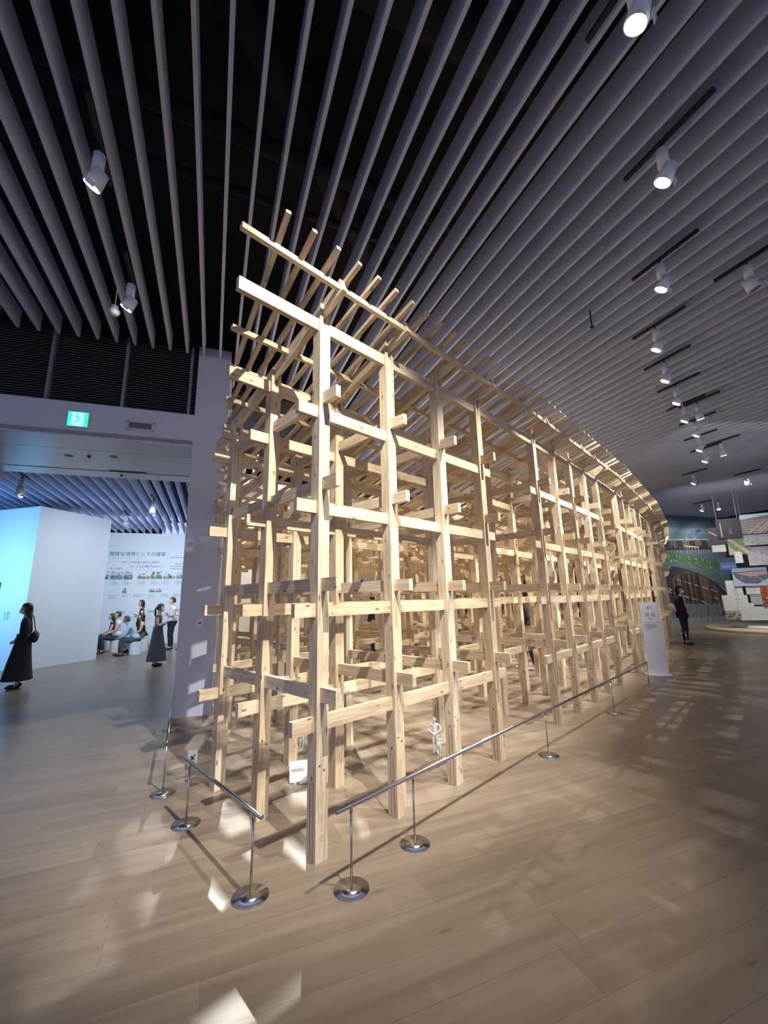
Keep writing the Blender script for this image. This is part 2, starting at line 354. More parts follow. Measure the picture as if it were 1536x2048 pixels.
def photo_print(s0, z0, s1, z1, seed):
    g_ = random.Random(seed); sky = (.45+g_.random()*.3, .5+g_.random()*.25, .55+g_.random()*.25)
    sh = [rc(s0, z0, s1, z1, sky)]; hz = z0+(z1-z0)*g_.uniform(.35, .6)
    sh.append(rc(s0, z0, s1, hz, tuple(g_.uniform(.1, .35) for _ in range(3))))
    for _ in range(10):
        a_ = g_.uniform(s0, s1-.04); w_ = g_.uniform(.02, (s1-s0)*.3); z_ = g_.uniform(z0, z1-.03); h_ = g_.uniform(.01, (z1-z0)*.4)
        v_ = g_.uniform(.03, .7); sh.append(rc(a_, z_, min(s1, a_+w_), min(z1, z_+h_), (v_, v_*.97, v_*.92)))
    prints('photo_print', B0, W1, BN, sh, back)
for i, (a_, b_, z0, z1) in enumerate(((-1.75, -1.42, 2.55, 2.86), (-1.38, -.94, 2.54, 2.86), (-.91, -.60, 2.54, 2.85), (-.43, .02, 2.55, 2.85), (.05, .47, 2.55, 2.85), (.51, .95, 2.55, 2.85), (.99, 1.5, 2.56, 2.85), (-.91, -.76, 2.0, 2.2), (.04, .25, 2.02, 2.17), (.28, .49, 2.02, 2.17))): photo_print(a_, z0, b_, z1, i+20)
gc = slab('ceiling_gallery', B0, W1, W2, -9, 5.2, 5.4, 5.5, -11.5, .2, M_VOID); struct(gc)
for i in range(-34, 7):
    p = p_pil-.05+i*.25
    q0 = q_on_line(p, WA+W2*2.25, W1); q1 = q_on_line(p, B0, W1)
    fin(p, q0, q1, 4.42, .30, ceil)
struct(slab('wall_gallery_side', B0, W2, W1, -11.5, .2, 0, 5.5, -8.2, -8.0, M_WALLB))
struct(slab('wall_gallery_right', WA, W1, W2, .30, .50, 0, 5.4, 2.2, 10.5, M_WALLB))
struct(slab('trim_header', WA, W1, W2, -8, .5, 4.06, 5.72, 2.2, 2.3, M_WALL))

# ------------------------------------------------------------------ poster wall behind the ring
A0 = Vector((-.46, 2.92, 0)); U0 = d2(45); V0 = d2(135)
PW0 = A0+V0*7.9
pw = slab('wall_posters', PW0, U0, V0, 2.2, 24, 0, 4.95, 0, .15, M_WALLP); struct(pw)
rg = random.Random(11)
def blob(s, z, r, col, n=9): return ([(s+math.cos(i*2*math.pi/n)*r*rg.uniform(.6, 1.1), z+math.sin(i*2*math.pi/n)*r*rg.uniform(.6, 1.1)) for i in range(n)], col)
for i in range(15):
    s = 2.7+i*1.05; sh = [rc(s, 1.15, s+.86, 2.42, (.80, .79, .75))]
    for (cx, cz, r_, col) in ((.3, 2.1, .10, (.55, .12, .10)), (.55, 2.15, .08, (.08, .08, .10)), (.42, 1.98, .10, (.12, .12, .16)), (.22, 1.75, .05, (.5, .15, .12)), (.6, 1.6, .06, (.2, .2, .2)), (.35, 1.35, .05, (.55, .2, .15))):
        sh.append(blob(s+cx+rg.uniform(-.1, .1), cz+rg.uniform(-.08, .08), r_*rg.uniform(.6, 1.2), col))
    for k in range(6): sh.append(rc(s+.08, 1.22+k*.03, s+.08+rg.uniform(.3, .65), 1.228+k*.03, (.4, .4, .4)))
    prints('poster_print', PW0, U0, -V0, sh, pw)

# ------------------------------------------------------------------ mural wall and dark side wall at the far right
MU = Vector((14.5, 21.4, 0)); MN = -d2(110); MD = d2(20)
mw = slab('wall_mural', MU, MD, d2(110), -19, 4.6, 0, 7.5, 0, .2, M_MULL); struct(mw)
rg = random.Random(5); S = []
X0, X1 = -2.5, 4.55
def band(f0, f1, col, n=14, x0=X0, x1=X1):
    top = [(x0+(x1-x0)*i/n, f1(x0+(x1-x0)*i/n)) for i in range(n+1)]; bot = [(x0+(x1-x0)*i/n, f0(x0+(x1-x0)*i/n)) for i in range(n+1)]
    S.append((bot+top[::-1], col))
S.append(rc(-14, 0, 4.55, 5.5, (.12, .15, .19)))
band(lambda s: 4.9, lambda s: 5.5, (.13, .18, .24)); band(lambda s: 4.5, lambda s: 4.9, (.19, .26, .33))
band(lambda s: 4.15, lambda s: 4.6, (.14, .20, .21))
for i in range(60):
    s = rg.uniform(X0, X1-.2); z = rg.uniform(4.15, 4.85); v_ = rg.uniform(.10, .38); S.append(rc(s, z, s+rg.uniform(.03, .3), z+rg.uniform(.02, .12), (v_*.8, v_, v_*.98)))
rail1 = lambda s: 4.22+.03*s
band(lambda s: rail1(s)-.04, lambda s: rail1(s)+.02, (.38, .42, .42))
band(lambda s: rail1(s)-.55, lambda s: rail1(s)-.04, (.05, .045, .045))
for i in range(90):
    s = X0+i*.08; z = rail1(s)-.06; S.append(rc(s, z-rg.uniform(.25, .45), s+.03, z, (.33, .27, .20)))
for s0, dz in ((-2.4, .3), (-1.2, .3), (.05, .32), (1.4, .3), (2.5, .34)):
    S.append(([(s0, rail1(s0)-dz), (s0+1.1, rail1(s0)-dz-.05), (s0+1.1, rail1(s0)-dz-.13), (s0, rail1(s0)-dz-.07)], (.50, .46, .38)))
    for k in range(5): S.append(rc(s0+.1+k*.22, rail1(s0)-dz-.45, s0+.14+k*.22, rail1(s0)-dz-.08, (.42, .36, .28)))
grn = lambda s: 3.62-.06*s-.02*s*s
band(lambda s: grn(s)-.75-.04*s*s, lambda s: grn(s)+.02, (.12, .17, .15)); band(lambda s: grn(s)-.42, lambda s: grn(s)-.02, (.09, .17, .065))
for i in range(150):
    s = rg.uniform(X0, X1-.2); z = grn(s)-rg.uniform(.15, .7); c_ = rg.choice(((.6, .62, .62), (.35, .5, .55), (.03, .03, .04), (.5, .52, .48), (.04, .05, .06)))
    S.append(rc(s, z, s+rg.uniform(.02, .06), z+rg.uniform(.05, .16), c_))
arc = lambda s: 3.0-.16*(s-1.0)**2 if s > 1.0 else (3.0 if s > .25 else 3.0-.95*(.25-s))
band(lambda s: 0, arc, (.055, .05, .06), 40)
band(lambda s: arc(s)-.06, lambda s: arc(s)+.05, (.22, .33, .38), 40)
inner = lambda s: arc(s)-.35-.25*max(0, 1.4-s)
band(lambda s: .9-.05*s, lambda s: inner(s), (.085, .055, .04), 40)
for i in range(80):
    s = -2.4+i*.085
    if s > 4.4: break
    zt = inner(s)-.02; zb = .95-.02*s
    if zt > zb: S.append(([(s, zb), (s+.035, zb), (s+.01, zt), (s-.02, zt)], rg.choice(((.20, .13, .085), (.27, .18, .12), (.11, .075, .055), (.33, .24, .17)))))
for r_ in range(5):
    for k in range(8):
        s = -.9+k*.62+r_*.16; z = 2.45-r_*.42-.14*k
        if inner(s+.4) > z+.1 and z > .9: S.append(([(s, z+.06), (s+.44, z-.06), (s+.44, z-.11), (s, z)], (.50, .42, .33)))
for i in range(14):
    s = -.9+i*.4; S.append(rc(s, .95, s+.09, max(1, inner(s)-.1), (.03, .025, .03)))
band(lambda s: 0, lambda s: 1.0-.03*s, (.17, .175, .185)); band(lambda s: .0, lambda s: .28, (.25, .26, .27))
for i in range(26):
    s = rg.uniform(X0, X1); S.append(([(s, .02), (s+.05, .02), (s+.5, .95), (s+.47, .95)], rg.choice(((.22, .22, .23), (.12, .12, .13)))))
for s, z, h in ((.1, .5, .5), (.75, .25, .6), (1.25, .2, .55), (2.0, .7, .55), (2.4, .95, .7), (3.3, .5, .7), (-.8, .3, .5), (3.9, .9, .6)):
    S.append(([(s, z), (s+.16, z), (s+.13, z+h*.8), (s+.04, z+h*.8)], (.015, .015, .02))); S.append(blob(s+.085, z+h*.9, .06, (.02, .02, .02), 7))
prints('mural_print', MU, MD, MN, S, mw, step=.002)
corner = MU+MD*4.6; sd = -d2(110)
sw = slab('wall_right', corner, sd, MD, 0, 16, 0, 7.5, 0, .2, M_BLACK); struct(sw)

# ------------------------------------------------------------------ timber ring (one thing, many members)
ring = empty('timber_ring', tuple(A0)); tag(ring, 'large curved lattice model of pale spruce posts and beams under a sloping slatted roof frame', 'model')
TB, TH, PWD = .042, .09, .094
_mc = {}
def timber(name, p0, p1, wd, ht, up=Vector((0, 0, 1)), cut=False):
    p0, p1 = Vector(p0), Vector(p1); d = p1-p0; ln = round(d.length, 3); key = (ln, wd, ht)
    if key not in _mc:
        bm = bmesh.new(); bm_box(bm, (0, 0, 0), (ln, wd, ht)); me = done(bm, name); me.materials.append(M_TIM); _mc[key] = me
    x = d.normalized(); y = up.cross(x).normalized(); z = x.cross(y)
    o = link(name, _mc[key], None, ring)
    o.matrix_basis = Matrix.Translation((p0+p1)/2-A0) @ Matrix((x, y, z)).transposed().to_4x4()
    return o
def roof_z(v): return 3.80-.33*v if v < 2.3 else 3.80-.33*2.3-.12*(v-2.3)
_pc = {}
def post(P, u, v, zt, deco):
    h = round(zt, 2); key = (h, deco)
    if key not in _pc:
        bm = bmesh.new(); W = PWD; hb = h-.17
        bm_box(bm, ((hb)/2, 0, 0), (hb, W, W))
        for s in (-1, 1):                                        # two prongs that hold the rafter, tops cut on a slope
            vs = bm_box(bm, (hb+.085, s*(W/2-.0125), 0), (.17, .025, W))
            for q in vs:
                if q.co.x > hb+.1 and q.co.z > 0: q.co.x -= .05
        if deco:
            for s in (-1, 1):                                    # sawn slots near the foot, their shade painted as dark strips
                for k in (-.018, .014): bm_box(bm, (.22, s*W/2, k), (.44, .0012, .0035), mi=1)
                bm_box(bm, (.455, s*W/2, -.002), (.02, .0014, .012), mi=1)
        me = done(bm, 'post'); me.materials.append(M_TIM); me.materials.append(M_SLOT); _pc[key] = me
    x = Vector((0, 0, 1)); y = u.normalized(); z = x.cross(y)
    o = link('post', _pc[key], None, ring); o.matrix_basis = Matrix.Translation(P-A0) @ Matrix((x, y, z)).transposed().to_4x4()
    return o
plug_me = None
def plugs(po):
    global plug_me
    if not plug_me:
        bm = bmesh.new()
        for zz in (.13, .245, .36): bm_cyl(bm, (zz, 0, -PWD/2-.0006), (zz, 0, -PWD/2+.004), .021, n=18)
        for zz, yy in ((.50, .015), (.53, -.02)): bm_cyl(bm, (zz, yy, -PWD/2-.0008), (zz, yy, -PWD/2+.003), .007, n=10, mi=1)
        for f in bm.faces: f.smooth = False
        plug_me = done(bm, 'wooden_plug'); plug_me.materials.append(M_PLUG); plug_me.materials.append(M_SLOT)
    for s in (1,): 
        o = link('wooden_plug', plug_me, None, po)
B = .72
ROWS = (0, 1, 2, 4, 5, 6, 7, 8)
UL = (.77, 1.485, 2.20, 2.93); VL = (.95, 1.655, 2.37, 3.04)
NU = 7
units = []
O = A0.copy()
for j in range(NU):
    ang = 45+2.7*j; u, v = d2(ang), d2(ang+90); n = 4 if j == 0 else 5
    units.append((O.copy(), u, v, n, ang)); O = O+u*(n-1)*B+d2(ang+1.35)*1.465
def k0(j, r): return 0 if j > 0 or r <= 2 else (1 if r <= 4 else (2 if r <= 6 else 3))
Z = lambda z: Vector((0, 0, z))
for j, (O, u, v, n, ang) in enumerate(units):
    for r in ROWS:
        ks = k0(j, r); zr = roof_z(r*B)
        for k in range(ks, n):
            po = post(O+u*k*B+v*r*B, u, v, zr+.04, r <= 2 and j < 4)
            if r <= 1 and j < 3: plugs(po)
        a, e = ks*B, (n-1)*B
        for z in UL:
            if z < zr-.28 or (r == 2 and z < zr-.1):
                timber('long_beam', O+v*r*B+u*(a-.21)+Z(z), O+v*r*B+u*(e+.21)+Z(z), TB, TH)
        # roof level beam, continuous to the middle of the gap
        us = -.71+.4*r*B if j == 0 else -.72+r*B*.0236
        if j == 0: us = max(us, a-.7)
        ue = e+.733-r*B*.0236
        zt = zr-.135
        timber('roof_beam', O+v*r*B+u*us+Z(zt), O+v*r*B+u*ue+Z(zt), TB, TH+.01)
    for k in range(n):
        rows = [r for r in ROWS if k0(j, r) <= k]
        for (ra, rb) in ((0, 2), (4, 8)):
            rr_ = [r for r in rows if ra <= r <= rb]
            if not rr_: continue
            for li, z in enumerate(VL):
                hi = [r for r in rr_ if z < roof_z(r*B)-.12]
                if len(hi) < 2: continue
                v0 = hi[0]*B-.21; v1 = hi[-1]*B+(.06 if ra == 0 else .2)
                timber('cross_beam', O+u*k*B+v*v0+Z(z), O+u*k*B+v*v1+Z(z), TB, TH)
    # rafters, one over each post line and one over the gap
    def rafter(P, vv, rmax, wd=.042, ht=.12, v0=-.27, name='rafter', dz=0):
        vb = min(2.3, rmax)
        timber(name, P+vv*v0+Z(roof_z(v0)+dz), P+vv*vb+Z(roof_z(vb)+dz), wd, ht)
        if rmax > 2.35: timber(name, P+vv*2.3+Z(roof_z(2.3)+dz), P+vv*rmax+Z(roof_z(rmax)+dz), wd, ht)
    for k in range(n):
        rm = 8.4 if j > 0 else {0: 2.6, 1: 5.0, 2: 7.5, 3: 8.4}[k]
        rafter(O+u*k*B, v, min(rm*B, 6.0))
    vm = d2(ang+91.35); Pm = O+u*(n-1)*B+d2(ang+1.35)*.7325
    rafter(Pm, vm, 6.0)
    timber('hanger', Pm+Z(3.60), Pm+Z(3.80), .03, .05, up=vm)
    # purlins
    vp = [-.235, .47]+[.83+.36*i for i in range(15)]
    for vv in vp:
        us = max(-.71+.4*vv, -.8) if j == 0 else -.73+vv*.0236
        ue = (n-1)*B+.733-vv*.0236; zz = roof_z(vv)+.022 if vv > 0 else roof_z(vv)+.0
        timber('purlin', O+v*vv+u*us+Z(zz), O+v*vv+u*ue+Z(zz), .036, .042)
    # joists on top
    x = -.56 if j == 0 else -.70
    while x < (n-1)*B+.70:
        sk = .0
        if j == 0 and x < .0: sk = .21*(-x/.56)
        elif j > 0: sk = (x-(n-1)*B/2)*-.0118*1.0
        vd = (v+u*sk)
        rm = 6.0 if j > 0 else min(6.0, (x+.71)/(.4-sk)+.03)
        rafter(O+u*(x+sk*.35), vd, rm, .034, .036, -.42, 'joist', .068)
        x += .2

# ------------------------------------------------------------------ barriers
def barrier(name, label, pts, ends, group='steel barriers around the ring'):
    root = empty(name, (pts[0][0], pts[0][1], 0)); tag(root, label, 'barrier', group); loc = root.location.copy()
    for x, y in pts:
        bm = bmesh.new(); c = Vector((x, y, 0))-loc
        bm_cyl(bm, c+Z(0), c+Z(.006), .098, .098, 32); bm_cyl(bm, c+Z(.006), c+Z(.012), .098, .012, 32)
        obj('base', bm, M_STEEL, root)
        bm = bmesh.new(); bm_cyl(bm, c+Z(.010), c+Z(.395), .0065, n=12); obj('pole', bm, M_STEEL, root)
        bm = bmesh.new(); bm_cyl(bm, c+Z(.375), c+Z(.412), .0095, n=12); obj('bracket', bm, M_STEEL, root)
    bm = bmesh.new(); bm_cyl(bm, Vector((*ends[0], .408))-loc, Vector((*ends[1], .408))-loc, .0125, n=14)
    obj('rail', bm, M_STEEL, root); return root
barrier('barrier_rail', 'long low steel barrier rail on thin poles running along the front of the ring', [(-.225, 2.64), (.15, 3.05), (1.57, 4.50), (2.99, 5.93), (4.33, 7.33)], [(-.30, 2.565), (4.36, 7.36)])
barrier('barrier_rail', 'short low steel barrier rail with two round bases at the near left corner', [(-.765, 2.60), (-1.47, 3.36)], [(-.70, 2.53), (-1.54, 3.43)])
barrier('barrier_rail', 'low steel barrier rail pointing away from camera, left of the ring by the pillar', [(-1.90, 3.86), (-2.75, 5.66)], [(-1.87, 3.80), (-2.78, 5.72)])
barrier('barrier_rail', 'small distant steel barrier rail just past the white sign stand', [(6.45, 9.95), (6.95, 10.75)], [(6.40, 9.87), (7.0, 10.83)])
barrier('barrier_rail', 'farthest steel barrier rail standing behind the suited attendant\'s feet', [(8.25, 12.1), (8.75, 12.65)], [(8.18, 12.03), (8.82, 12.72)])

# ------------------------------------------------------------------ sign stand
sg = empty('sign_stand', (5.18, 8.42, 0), R(-20)); tag(sg, 'tall white direction sign stand with arrow on oval foot beside the ring', 'sign')
bm = bmesh.new(); v_ = bm_cyl(bm, (0, 0, 0), (0, 0, .035), .24, .225, 40); bmesh.ops.scale(bm, vec=(1, .62, 1), verts=v_); obj('foot', bm, M_PLASTER, sg)
bm = bmesh.new(); bm_box(bm, (0, 0, .70), (.34, .035, 1.33)); 
bmesh.ops.bevel(bm, geom=[e for e in bm.edges if abs((e.verts[0].co-e.verts[1].co).z) > .5], offset=.008, segments=2, affect='EDGES'); obj('panel', bm, M_PLASTER, sg)
sf = Vector((0, -.018, 0)); X_ = Vector((1, 0, 0)); Y_ = Vector((0, -1, 0))
def local_text(body, s, z, size, mat, parent, name, face=sf, yy=-.0185, al='CENTER'):
    cu = D.curves.new(name, 'FONT'); cu.body = body; cu.size = size; cu.extrude = .0006; cu.align_x = al; cu.resolution_u = 2
    t = D.objects.new(name, cu); COL.objects.link(t); bpy.context.view_layer.update()
    me = D.meshes.new_from_object(t.evaluated_get(bpy.context.evaluated_depsgraph_get())); D.objects.remove(t); me.materials.clear(); me.materials.append(mat)
    o = link(name, me, None, parent); o.location = (s, yy, z); o.rotation_euler = (R(90), 0, 0); return o
local_text('←', 0, 1.22, .13, M_GREYINK, sg, 'arrow_print')
local_text('順 路', 0, 1.10, .075, M_GREYINK, sg, 'sign_lettering')
local_text('Route', 0, 1.045, .035, M_GREYINK, sg, 'sign_lettering')
bm = bmesh.new(); bm_box(bm, (0, -.0185, .985), (.30, .001, .005))
for k, wd in enumerate((.2, .23, .21, .16, .2, .12)): bm_box(bm, (-.12+wd/2, -.0185, .94-k*.022), (wd, .001, .009 if k < 3 else .004))
obj('caption_print', bm, M_GREYINK, sg)

# ------------------------------------------------------------------ small cards on the floor
tc_ = empty('tent_card', (-1.95, 4.50, 0), R(25)); tag(tc_, 'small folded white tent card with black symbol on the floor left of the ring', 'card')
for s, nm in ((-1, 'front_leaf'), (1, 'rear_leaf')):
    bm = bmesh.new(); bm_box(bm, (0, s*.03, .062), (.085, .0015, .135), Matrix.Rotation(R(s*24), 3, 'X')); o = obj(nm, bm, M_PLASTER, tc_)
    if s < 0:
        bm = bmesh.new(); bm_box(bm, (0, -.0325, .062), (.012, .001, .07), Matrix.Rotation(R(-24), 3, 'X') @ Matrix.Rotation(R(40), 3, 'Y')); bm_box(bm, (0, -.0325, .062), (.012, .001, .05), Matrix.Rotation(R(-24), 3, 'X') @ Matrix.Rotation(R(-40), 3, 'Y')); obj('symbol', bm, M_INK, o)
cs = empty('caption_sheet', (-.80, 4.03, 0), R(15)); tag(cs, 'white caption sheet on a slanted stand on the floor behind the nearest corner post', 'sign')
bm = bmesh.new(); bm_box(bm, (0, 0, .085), (.16, .006, .16), Matrix.Rotation(R(-22), 3, 'X')); obj('sheet', bm, M_PLASTER, cs)
bm = bmesh.new(); bm_box(bm, (0, .05, .06), (.02, .004, .13), Matrix.Rotation(R(28), 3, 'X')); obj('prop', bm, M_PLASTER, cs)
bm = bmesh.new()
for k in range(6): bm_box(bm, (-.01, -.006-(.03-k*.008)*.4+.004, .125-k*.016), (.11, .001, .004), Matrix.Rotation(R(-22), 3, 'X'))
obj('caption_print', bm, M_GREYINK, cs)

# ------------------------------------------------------------------ ceiling spotlights
HX = -Q22
def spotlight(loc, target, label, power, lit=True, group='ceiling spotlights', track=True, ang=48, r=.070, real=True):
    loc = Vector(loc); root = empty('spotlight', tuple(loc)); tag(root, label, 'spotlight', group)
    d = (Vector(target)-loc).normalized()
    bm = bmesh.new(); bm_cyl(bm, (0, 0, .10), (0, 0, .27), .048, n=20); obj('gear_box', bm, M_WHITE, root)
    bm = bmesh.new(); bm_cyl(bm, Z(.14), -d*.03, .028, n=10); obj('yoke', bm, M_WHITE, root)
    hb = bmesh.new(); bm_cyl(hb, -d*.09, d*.062, r*.8, r*1.08, 24, cap=True); obj('housing', hb, M_WHITE, root)
    bm = bmesh.new(); bm_cyl(bm, d*.064, d*.068, r*.92, n=24); obj('lens', bm, M_LENS if lit else M_MULL, root)
    s = Vector((.7, -.7, 0)); s = (s-d*s.dot(d)).normalized()
    bm = bmesh.new(); bm_box(bm, d*.07+s*r*1.55, (.07, .005, .045), Matrix((s.cross(d), s, d)).transposed()); obj('barn_door', bm, M_WHITE, root)
    bm = bmesh.new(); bm_cyl(bm, (0, 0, .27), (0, 0, .36), .01, n=8); obj('stem', bm, M_BLACK, root)
    if track:
        t = slab('lighting_track', loc+Z(.33), Q22, P22, -.45, .35, 0, .035, -.018, .018, M_BLACK); tag(t, 'black lighting track of the '+' '.join(label.replace('white ', '').split()[:9]), 'track', 'lighting tracks')
    if lit and real:
        lamp('SPOT', 'spotlight_beam', loc+d*.09, target, power, KEY, .03, ang, .8)
    return root
ordn = ['nearest lit', 'second nearest lit', 'third lit', 'fourth lit', 'fifth lit', 'sixth lit', 'seventh lit', 'eighth lit', 'ninth lit', 'tenth lit', 'eleventh lit', 'twelfth lit']
rowp = [(1.70, 1.95), (2.57, 3.0), (3.42, 4.33), (4.17, 5.6), (4.93, 6.55), (5.73, 7.43), (6.5, 8.3), (7.37, 9.15), (8.22, 10.2), (9.08, 11.15), (10.5, 13.55), (14.4, 18.4)]
# the lamp of the same row just behind the top edge of the frame casts the corner's crossed shadows
lamp('SPOT', 'row_lamp', (.95, 1.08, 5.12), (-1.15, 3.9, 1.2), 1850, KEY, .015, 57, 1.0)
for i, (x, y) in enumerate(rowp):
    fr_ = ring.location; px, py = x, y
    tgt = (x-2.0, y+1.75, 1.0) if i else (x-1.5, y+1.5, .2)
    spotlight((x, y, 5.17), tgt, f'{ordn[i]} white spotlight in the row along the ceiling beside the ring', (800 if i == 0 else 1250) if i < 9 else 500, real=i < 11)
spotlight((6.70, 8.18, 5.17), (9, 9.4, 0), 'small lit white spotlight just right of the seventh in the row', 60)
spotlight((9.12, 10.6, 5.17), (11, 12, 0), 'lit white spotlight hanging right of the row, near the far end', 80)
spotlight((12.45, 13.75, 5.17), (13.6, 16.0, 1.5), 'far right lit white spotlight above the hanging photo boards', 350, ang=60)
spotlight((14.9, 18.1, 5.17), (14, 17.2, 0), 'second of two tiny lit spotlights side by side near the mural', 60, track=False)
spotlight((4.52, 4.38, 5.17), (6, 4, 2), 'unlit white spotlight at the right edge of the frame', 0, lit=False)
spotlight((-2.44, 2.93, 5.17), (-3.6, 3.1, 3.5), 'lit white spotlight alone between fins at upper left', 25)
spotlight((-3.08, 4.46, 5.17), (-4.0, 4.5, 3.8), 'lit white spotlight farther back at upper left beside the round sensor', 20)
spotlight((-7.9, 8.7, 4.04), (-9, 11, 1), 'left one of the twin lit spotlights above the blue lit partition', 12, group='side gallery spotlights')
spotlight((-8.05, 8.85, 4.04), (-9, 11, 1), 'right one of the twin lit spotlights above the blue lit partition', 12, group='side gallery spotlights', track=False)
spotlight((-8.2, 12.9, 4.05), (-8.8, 16, 1.5), 'lit spotlight at the right top corner of the gallery partition', 20, group='side gallery spotlights')
spotlight((-6.35, 11.1, 4.05), (-8, 14, 1.5), 'unlit white spotlight hanging over the side gallery aisle', 0, lit=False, group='side gallery spotlights')
# lamps on the far side of the ring that shine back through it
for uu in (2.9, 4.9, 8.2, 11.5, 15.0, 18.5):
    q = A0+U0*uu+V0*(6.8+uu*uu*.006); t_ = A0+U0*uu+V0*1.8
    lamp('SPOT', 'rear_row_lamp', (q.x, q.y, 5.1), (t_.x, t_.y, .6), 1700, KEY, .03, 78, .6)
for uu in (2.2, 4.4, 6.8, 9.4, 12.0, 14.6):
    q = A0+U0*uu+V0*(2.7+uu*uu*.006); lamp('SPOT', 'ring_interior_fill', (q.x, q.y, 5.12), (q.x+.2, q.y-.2, 0), 800, KEY, .05, 64, .8)  # unseen fill added above the ring to brighten its interior floor
bm = bmesh.new(); bm_cyl(bm, (0, 0, 0), (0, 0, .05), .05, .065, 20); bm_cyl(bm, (0, 0, .05), (0, 0, .12), .04, n=16); bm_cyl(bm, (0, 0, .12), (0, 0, .45), .006, n=8)
o = obj('smoke_sensor', bm, M_WHITE); o.location = (-3.36, 4.61, 5.15); tag(o, 'round white sensor hanging left of the farther upper left spotlight', 'sensor')
bm = bmesh.new(); bm_cyl(bm, (0, 0, 0), (0, 0, .03), .012, .03, 12); bm_cyl(bm, (0, 0, .03), (0, 0, .30), .01, n=8)
o = obj('ceiling_microphone', bm, M_BLACK); o.location = (3.05, 5.3, 5.28); tag(o, 'tiny black device hanging from the ceiling left of the spotlight row', 'sensor')

